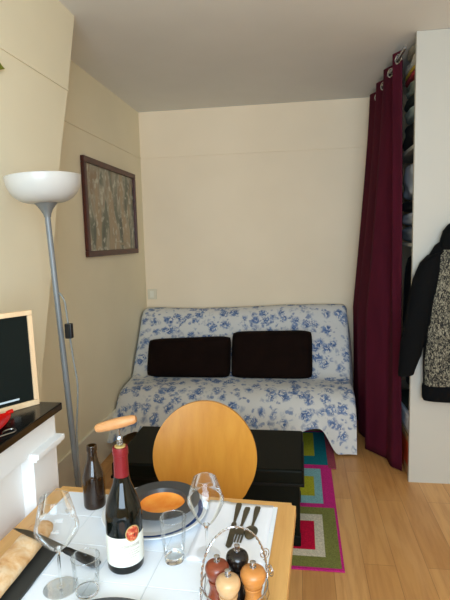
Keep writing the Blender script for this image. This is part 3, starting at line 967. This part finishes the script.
# ------------------------------------------------------------------ bottles and corkscrew
t = thing('wine_bottle', 'green-black wine bottle with red foil and cream label, a corkscrew in its neck', 'bottle', (-.378, .968, ZT))
HB = .266
b = NB()
lathe(b, [(0, .008), (.03, .003), (.036, 0), (.0385, .004), (.039, .012), (.039, .110), (.0385, .122), (.036, .138), (.031, .155), (.0245, .172), (.0185, .188), (.0158, .203), (.0148, .225), (.0145, .258), (.0, .258)], 48)
obj('glass_body', b, 'bottle_green', t)
b = NB(); lathe(b, [(.0163, .186 + .009), (.0158, .205), (.0154, .225), (.0152, .249), (.0168, .250), (.0168, .260), (.0158, HB), (.0118, HB), (.0118, .2585), (0, .2585)], 40); obj('foil_capsule', b, 'foil_red', t)
b = NB(); lathe(b, [(0.0, .2588), (.0112, .2588), (.0112, .2685), (.0, .2685)], 24); obj('cork', b, 'cork', t)
ca = math.atan2(-.968, .378) + .10
b = NB(); lathe(b, [(.0393, .018), (.0394, .019), (.0394, .081), (.0393, .082)], 30, a0=ca - 1.5, a1=ca + 1.5); lab = obj('label', b, 'label_paper', t)
def curved_text_rows(name, rows, m, par, rad=.03955):
    b = NB()
    for z, h, a0, a1 in rows:
        lathe(b, [(rad, z), (rad, z + h)], 12, a0=ca + a0, a1=ca + a1)
    return obj(name, b, m, par)
def word(b, text, z, h, a_start, a_w, rad):
    """letters built as small strokes wrapped on the bottle"""
    F = {'B': '110101110101110', 'O': '111101101101111', 'U': '101101101101111', 'R': '110101110101101', 'G': '111100101101111', 'N': '111101101101101', 'E': '111100110100111'}
    pitch = a_w / len(text)
    for ci, chh in enumerate(text):
        bits = F.get(chh)
        if not bits: continue
        for r in range(5):
            for c_ in range(3):
                if bits[r * 3 + c_] == '1':
                    a = a_start + ci * pitch + c_ * pitch * .26
                    lathe(b, [(rad, z + h * (4 - r) / 5), (rad, z + h * (5 - r) / 5)], 1, a0=a, a1=a + pitch * .24)
b = NB(); word(b, 'BOURGOGNE', .060, .006, ca - .30, 1.05, .03962); obj('label_title', b, 'label_print', lab, smooth=False)
curved_text_rows('label_lines', [(.052, .0012, -.3, .7), (.047, .0012, -.2, .6), (.042, .0012, -.3, .7), (.037, .0012, -.1, .5)], 'cloth_beige', lab)
# wax-like medallion overlapping the top of the label
am = ca + .33
def disc_on(b, r0, r1, off, n=28):
    rad = .0393 + off
    ring0, ring1 = [], []
    for i in range(n):
        a = 2 * PI * i / n
        for r, R0 in ((r0, ring0), (r1, ring1)):
            th = am + r * math.cos(a) / rad
            R0.append(b.verts.new((rad * math.cos(th), rad * math.sin(th), .0895 + r * 1.12 * math.sin(a))))
    for i in range(n): b.faces.new((ring0[i], ring0[(i + 1) % n], ring1[(i + 1) % n], ring1[i]))
    if r0 < .002: b.faces.new(ring0)
b = NB(); disc_on(b, .0140, .0160, .0007); md = obj('medallion_rim', b, 'medal_gold', t)
b = NB(); disc_on(b, .001, .0140, .0007); obj('medallion_face', b, 'medal_red', md)
b = NB(); lathe(b, [(.0394, .0045), (.0394, .026)], 20, a0=ca - 1.5, a1=ca + 1.5)
b.free()

t = thing('corkscrew', 'wooden T-handled corkscrew screwed into the cork of the wine bottle', 'corkscrew', (-.378, .968, ZT + .2685))
b = NB(); tube(b, [(0, 0, -.012), (-.0005, 0, .012), (-.002, 0, .045)], .0026, 10); obj('shaft', b, 'steel', t)
b = NB()
hl = []
for i in range(48):
    a = i * .8
    hl.append((.0058 * math.cos(a), .0058 * math.sin(a), .0005 + i * .00042))
tube(b, hl, .0012, 6); obj('worm', b, 'chrome', t)
b = NB(); secs = []
e1, e2 = Vector((-.050, -.004, .036)), Vector((.036, .006, .057))
ax = (e2 - e1).normalized(); yy = Vector((0, 1, 0)); yy = (yy - ax * yy.dot(ax)).normalized(); zz2 = ax.cross(yy)
for i in range(17):
    u = i / 16
    r = .0088 + .0028 * math.sin(u * PI)
    if i in (0, 16): r *= .72
    c = e1.lerp(e2, u)
    secs.append([tuple(c + (yy * math.cos(a) + zz2 * math.sin(a)) * r) for a in [2 * PI * q / 18 for q in range(18)]])
loft(b, secs); obj('handle', b, 'handle_wood', t)

t = thing('beer_bottle', 'small unlabelled brown glass bottle at the far end of the tiles', 'bottle', (-.545, 1.196, ZT))
b = NB()
lathe(b, [(0, .006), (.024, .003), (.027, 0), (.0285, .004), (.0287, .012), (.0287, .078), (.027, .090), (.022, .105), (.0165, .120), (.0132, .134), (.0122, .148), (.0122, .151), (.0138, .152), (.0138, .162), (.0128, .166), (.0095, .166), (.0092, .155), (.011, .134), (.014, .121), (.0195, .105), (.0245, .09), (.0262, .078), (.0262, .012), (.024, .008), (0, .009)], 44)
obj('glass_body', b, 'bottle_brown', t)
b = NB(); lathe(b, [(0, .0092), (.0235, .0095), (.0258, .014), (.0258, .050), (0, .050)], 36); obj('remaining_drink', b, 'beer', t)

# ------------------------------------------------------------------ plates
def plate_prof(r, lip=.0):
    return [(0, .003), (r * .55, .003), (r * .60, 0), (r * .64, .002), (r * .98, .014), (r, .0165), (r * .985, .018), (r * .66, .0065), (r * .60, .005), (0, .005)]
t = thing('dinner_plate', 'white dinner plate with a blue banded rim beneath the charcoal plate', 'plate', (-.37, 1.163, ZT))
b = NB(); lathe(b, plate_prof(.133), 64); obj('plate_body', b, 'white_china', t)
def rim_z(r, R0): return .0065 + (.018 - .0065) * (r - R0 * .66) / (R0 * (.985 - .66))
b = NB(); lathe(b, [(.1105, rim_z(.1105, .133) + .0004), (.1225, rim_z(.1225, .133) + .0004)], 64); obj('blue_band', b, 'blue_band', t)
t = thing('soup_plate', 'charcoal wide-rimmed soup plate with an orange glazed well', 'plate', (-.357, 1.184, ZT + .006))
zs_ = .002
b = NB(); lathe(b, [(0, .001), (.04, .001), (.045, 0), (.052, .004), (.061, .0135), (.065, .0205), (.092, .0235), (.0975, .0255), (.0975, .0275), (.092, .0268), (.062, .0250), (.0580, .0150)], 64); obj('rim', b, 'charcoal_glaze', t)
b = NB(); lathe(b, [(.0581, .0151), (.0555, .0120), (.050, .0085), (.042, .0060), (.03, .0045), (0, .0038)], 56); obj('well', b, 'orange_glaze', t)
t = thing('side_plate', 'charcoal plate at the near edge between the tumbler and the mill caddy', 'plate', (-.34, .713, ZT))
b = NB(); lathe(b, [(0, .002), (.07, .002), (.075, 0), (.08, .003), (.125, .018), (.1285, .0205), (.127, .022), (.086, .0085), (.075, .006)], 64); obj('rim', b, 'charcoal_glaze', t)
b = NB(); lathe(b, [(.0755, .0061), (.06, .0045), (0, .0040)], 48); obj('well', b, 'orange_glaze', t)

# ------------------------------------------------------------------ glasses
def wine_glass(label, loc, hbase, wide, rimr, zw, ztop, foot):
    t = thing('wine_glass', label, 'glass', loc, group='wine glasses on the table')
    b = NB()
    pr1 = [(.0035, hbase)]
    n = 8
    for i in range(1, n + 1):
        u = i / n
        pr1.append((.0035 + (wide - .0035) * (u ** .72), hbase + (zw - hbase) * (u ** 1.15)))
    for i in range(1, 11):
        u = i / 10
        r = wide + (rimr - wide) * (u ** 1.5)
        if u < .25: r = wide + .0012 * math.sin(u / .25 * PI)
        pr1.append((r, zw + (ztop - zw) * u))
    lathe(b, pr1, 48); obj('bowl', b, 'thin_glass', t)
    b = NB(); tube(b, [(rimr * math.cos(a), rimr * math.sin(a), ztop) for a in [2 * PI * i / 48 for i in range(48)]], .0006, 6, closed=True); obj('rim', b, 'solid_glass', t)
    b = NB(); lathe(b, [(0, .0035), (.0032, .004), (.0028, .02), (.0028, hbase - .012), (.005, hbase - .003), (.0075, hbase + .003), (.004, hbase + .004), (0, hbase + .0035)], 24); obj('stem', b, 'solid_glass', t)
    b = NB(); lathe(b, [(0, 0), (foot, 0), (foot + .0006, .001), (foot, .0018), (foot * .5, .003), (.006, .005), (0, .005)], 48); obj('foot', b, 'thin_glass', t)
wine_glass('large empty wine glass standing beside the slate board and bread', (-.485, .880, ZT), .083, .0425, .0280, .122, .194, .034)
wine_glass('empty wine glass standing on the napkin corner beside the soup plate', (-.209, 1.020, ZT), .068, .0400, .0250, .121, .178, .031)

def tumbler(label, loc, rb, rm, rt, h, base):
    t = thing('glass_tumbler', label, 'glass', loc, group='tumblers on the table')
    b = NB(); lathe(b, [(rb * .97, base), (rb * 1.02, base + .004), (rm, h * .55), (rt, h)], 44); obj('wall', b, 'thin_glass', t)
    b = NB(); tube(b, [(rt * math.cos(a), rt * math.sin(a), h) for a in [2 * PI * i / 44 for i in range(44)]], .0009, 6, closed=True); obj('rim', b, 'solid_glass', t)
    b = NB(); lathe(b, [(0, .001), (rb * .8, 0), (rb * .95, .002), (rb, base * .55), (rb * .97, base), (rb * .7, base * .8), (0, base * .72)], 40); obj('base', b, 'solid_glass', t)
tumbler('footed straight tumbler standing in front of the soup plate', (-.276, .990, ZT), .0215, .0265, .0285, .100, .016)
tumbler('short tumbler standing beside the knife handle and the large wine glass', (-.4245, .872, ZT), .0230, .0255, .0275, .078, .009)

# ------------------------------------------------------------------ napkin and cutlery
b = NB()
nx, ny = 14, 16
Gt = {}
for i in range(nx + 1):
    for j in range(ny + 1):
        x, y = -.085 + .17 * i / nx, -.125 + .25 * j / ny
        z = .0012 + .0012 * (noise.noise((x * 14, y * 14, 2)) + .6) + (.003 * max(0, (y - .09) / .035) if i < 5 else 0)
        Gt[i, j] = b.verts.new((x, y, max(.0006, z)))
for i in range(nx):
    for j in range(ny): b.faces.new((Gt[i, j], Gt[i + 1, j], Gt[i + 1, j + 1], Gt[i, j + 1]))
o = obj('paper_napkin', b, 'paper', sharp=False); o.location = (-.163, 1.115, ZT); o.rotation_euler = (0, 0, -.04)
md_ = o.modifiers.new('thickness', 'SOLIDIFY'); md_.thickness = .0008; md_.offset = 1
tag(o, 'white paper napkin under the knife, fork and spoon', 'napkin')
ZC = ZT + .0036
def cutlery(kind, label, far, near):
    far, near = Vector((*far, ZC)), Vector((*near, ZC))
    dd = near - far; Ln = dd.length
    t = thing(kind, label, kind.split('_')[-1], far, (0, 0, math.atan2(dd.y, dd.x)), 'cutlery on the napkin')
    hl_ = Ln * (.54 if kind != 'table_knife' else .46)
    b = NB()
    prof_ = [(0, .0052), (.006, .0074), (.02, .0072), (hl_ * .6, .0052), (hl_ * .9, .0034), (hl_, .0030)]
    o_ = [(x, y) for x, y in prof_] + [(x, -y) for x, y in prof_[::-1]]
    prism(b, o_, 0, .0026, bevel=.0006); obj('handle', b, 'pewter', t)
    b = NB()
    if kind == 'table_knife':
        prism(b, [(hl_, .004), (hl_ + .008, .0065), (Ln - .02, .0085), (Ln - .006, .007), (Ln, .001), (Ln - .008, -.006), (hl_ + .008, -.006), (hl_, -.004)], .0003, .0018); obj('blade', b, 'pewter', t)
    elif kind == 'table_spoon':
        secs = []
        cx, rx_, ry_ = hl_ + (Ln - hl_) * .58, (Ln - hl_) * .44, .0155
        def er(s, z): return [(cx + rx_ * s * math.cos(a), ry_ * s * math.sin(a) * (1 - .18 * math.cos(a)), z) for a in [2 * PI * q / 28 for q in range(28)]]
        loft(b, [er(.25, .0078), er(.6, .0064), (er(.9, .003)), er(1, .0008), er(.93, .0004), er(.6, .0052), er(.25, .0068)])
        prism(b, [(hl_ - .002, .003), (cx - rx_ * .8, .003), (cx - rx_ * .5, .0045), (cx - rx_ * .5, -.0045), (cx - rx_ * .8, -.003), (hl_ - .002, -.003)], .0008, .0032)
        obj('spoon_bowl', b, 'pewter', t)
    else:
        f0 = hl_ + (Ln - hl_) * .18
        prism(b, [(hl_ - .002, .003), (f0, .0034), (f0 + .012, .0115), (f0 + .026, .0125), (f0 + .026, -.0125), (f0 + .012, -.0115), (f0, -.0034), (hl_ - .002, -.003)], .0008, .0032)
        for k_ in range(4):
            y_ = -.0125 + .0069 * k_
            box(b, (f0 + .0258, y_, .0012), (Ln, y_ + .0042, .0030), .0006)
        obj('fork_head', b, 'pewter', t)
cutlery('table_knife', 'pewter table knife outermost beside the wine glass on the napkin', (-.162, 1.234), (-.166, 1.040))
cutlery('table_fork', 'pewter fork lying in the middle of the napkin', (-.138, 1.216), (-.150, 1.062))
cutlery('table_spoon', 'pewter spoon lying nearest the table edge on the napkin', (-.112, 1.222), (-.122, 1.078))

# ------------------------------------------------------------------ wire caddy with four mills
CX, CY = -.124, .850
t = thing('wire_caddy', 'round chrome wire caddy with a twisted hoop handle holding four mills', 'caddy', (CX, CY, ZT))
RC = .061
ring = lambda z, r, n=48: [(r * math.cos(2 * PI * i / n), r * math.sin(2 * PI * i / n), z) for i in range(n)]
b = NB(); tube(b, ring(.062, RC), .0016, 8, True); obj('top_ring', b, 'chrome', t)
b = NB(); tube(b, ring(.0045, RC - .004), .0016, 8, True)
for i in range(-3, 4):
    x = i * .016; yv = math.sqrt(max(0, (RC - .004) ** 2 - x * x)); tube(b, [(x, -yv, .0045), (x, yv, .0045)], .0011, 6)
obj('floor_grid', b, 'chrome', t)
for i in range(10):
    a = 2 * PI * (i + .5) / 10
    b = NB()
    c, s = math.cos(a), math.sin(a)
    tube(b, [((RC - .004) * c, (RC - .004) * s, .0045), ((RC + .004) * c, (RC + .004) * s, .03), (RC * c, RC * s, .062)], .0011, 6); obj('upright_wire', b, 'chrome', t)
for i in range(4):
    a = 2 * PI * i / 4 + PI / 4
    b = NB(); lathe(b, [(0, 0), (.005, 0), (.006, .003), (0, .005)], 12, ((RC - .006) * math.cos(a), (RC - .006) * math.sin(a), 0)); obj('foot', b, 'chrome', t)
# hoop handle, a twist of two wires
b = NB()
hp = []
N_ = 70
for i in range(N_ + 1):
    a = PI * i / N_
    hp.append(Vector((-(RC + .001) * math.cos(a) * .94, .021 * (-math.cos(a)), .062 + .110 * (math.sin(a) ** .85))))
for ph in (0, PI):
    P = []
    for i, p in enumerate(hp):
        tg = (hp[min(i + 1, N_)] - hp[max(i - 1, 0)]).normalized()
        u1 = Vector((0, 1, 0)); u1 = (u1 - tg * u1.dot(tg)).normalized(); u2 = tg.cross(u1)
        w = i * 1.15 + ph
        P.append(p + (u1 * math.cos(w) + u2 * math.sin(w)) * .0013)
    tube(b, P, .00115, 6)
obj('hoop_handle', b, 'chrome', t)
def scroll(cx, cy, cz, ux, uy, flip=1):
    b = NB(); P = []
    for i in range(34):
        a = i * .34; r = .0035 + .0085 * (i / 33)
        P.append((cx + ux * r * math.cos(a) * flip, cy + uy * r * math.cos(a) * flip, cz + r * math.sin(a)))
    tube(b, P, .0010, 6); obj('scroll', b, 'chrome', t)
scroll(-.058, -.03, .058, .4, -.9); scroll(.064, .022, .078, -.6, .8); scroll(.052, .045, .094, .8, .6, -1)
scroll(-.02, -.060, .035, 1, -.2); scroll(.03, -.055, .035, 1, .3, -1)

def mill(label, x, y, m, s=1.0, hh=.104, fat=1.0):
    t = thing('pepper_mill', label, 'mill', (x, y, ZT + .0061), group='mills in the wire caddy')
    z = hh / .104
    b = NB(); lathe(b, [(0, 0), (.0215, 0), (.0225, .003 * z), (.0225, .012 * z), (.0195, .020 * z), (.0155, .034 * z), (.0145, .044 * z), (.0158, .052 * z), (.0172, .056 * z), (.0165, .058 * z), (0, .058 * z)], 36); obj('body', b, m, t)
    b = NB(); lathe(b, [(0, .0585 * z), (.0160 * fat, .0585 * z), (.0190 * fat, .064 * z), (.0226 * fat, .071 * z), (.0243 * fat, .078 * z), (.0240 * fat, .083 * z), (.0215 * fat, .088 * z), (.0160 * fat, .0918 * z), (.008 * fat, .0938 * z), (0, .0942 * z)], 36); hd = obj('head', b, m, t)
    b = NB(); lathe(b, [(0, .093 * z), (.0062, .0935 * z), (.0062, .0955 * z), (.0036, .0965 * z), (.0036, .099 * z), (.0056, .1005 * z), (.0056, .1045 * z), (.003, .106 * z), (0, .106 * z)], 24); obj('knob', b, 'chrome', hd)
mill('dark reddish-brown mill in the caddy below the twisted handle end', CX - .033, CY + .004, 'mill_red', fat=.93)
mill('black mill at the back of the caddy', CX + .001, CY + .034, 'mill_black', fat=.90, hh=.108)
mill('pale blond wood mill at the front of the caddy', CX - .007, CY - .034, 'mill_light', fat=.92)
mill('honey-tan wood mill in the caddy nearest the table edge', CX + .035, CY - .006, 'mill_tan', fat=.98)

# ------------------------------------------------------------------ light: daylight through the window behind the camera
W = bpy.data.worlds.new('world'); SC.world = W; W.use_nodes = True
bg = W.node_tree.nodes['Background']; bg.inputs[0].default_value = (0.80, 0.90, 1.0, 1); bg.inputs[1].default_value = 1.0
ld = bpy.data.lights.new('window_daylight', 'AREA'); ld.shape = 'RECTANGLE'; ld.size = WX1 - WX0 - .1; ld.size_y = WZ1 - WZ0 - .12
ld.energy = 112; ld.color = (0.70, 0.885, 1.06)
lo = bpy.data.objects.new('window_daylight', ld); COL.objects.link(lo)
lo.location = ((WX0 + WX1) / 2, YF + .01, (WZ0 + WZ1) / 2); lo.rotation_euler = (math.radians(90), 0, 0)

# ------------------------------------------------------------------ camera
cd_ = bpy.data.cameras.new('camera'); cam = bpy.data.objects.new('camera', cd_); COL.objects.link(cam)
cd_.sensor_fit = 'HORIZONTAL'; cd_.sensor_width = 36; cd_.lens = 501.67 / 450 * 36; cd_.clip_start = .02
yaw, pitch, roll = .1499, .1190, .0261
cy_, sy_, cp, sp = math.cos(yaw), math.sin(yaw), math.cos(pitch), math.sin(pitch)
Fv = Vector((-sy_ * cp, cy_ * cp, -sp)); Rv = Vector((cy_, sy_, 0)); Uv = Rv.cross(Fv)
R2 = Rv * math.cos(roll) - Uv * math.sin(roll); U2 = Rv * math.sin(roll) + Uv * math.cos(roll)
Mx = Matrix((R2, U2, -Fv)).transposed().to_4x4(); Mx.translation = (0, 0, 1.442)
cam.matrix_world = Mx
SC.camera = cam
vs_ = SC.view_settings
vs_.view_transform = 'Standard'; vs_.look = 'None'; vs_.exposure = 0.0; vs_.gamma = 1.0; vs_.use_curve_mapping = False
SC.cycles.max_bounces = 10; SC.cycles.diffuse_bounces = 6; SC.cycles.transparent_max_bounces = 24; SC.cycles.transmission_bounces = 12
SC.cycles.sample_clamp_indirect = 4.0
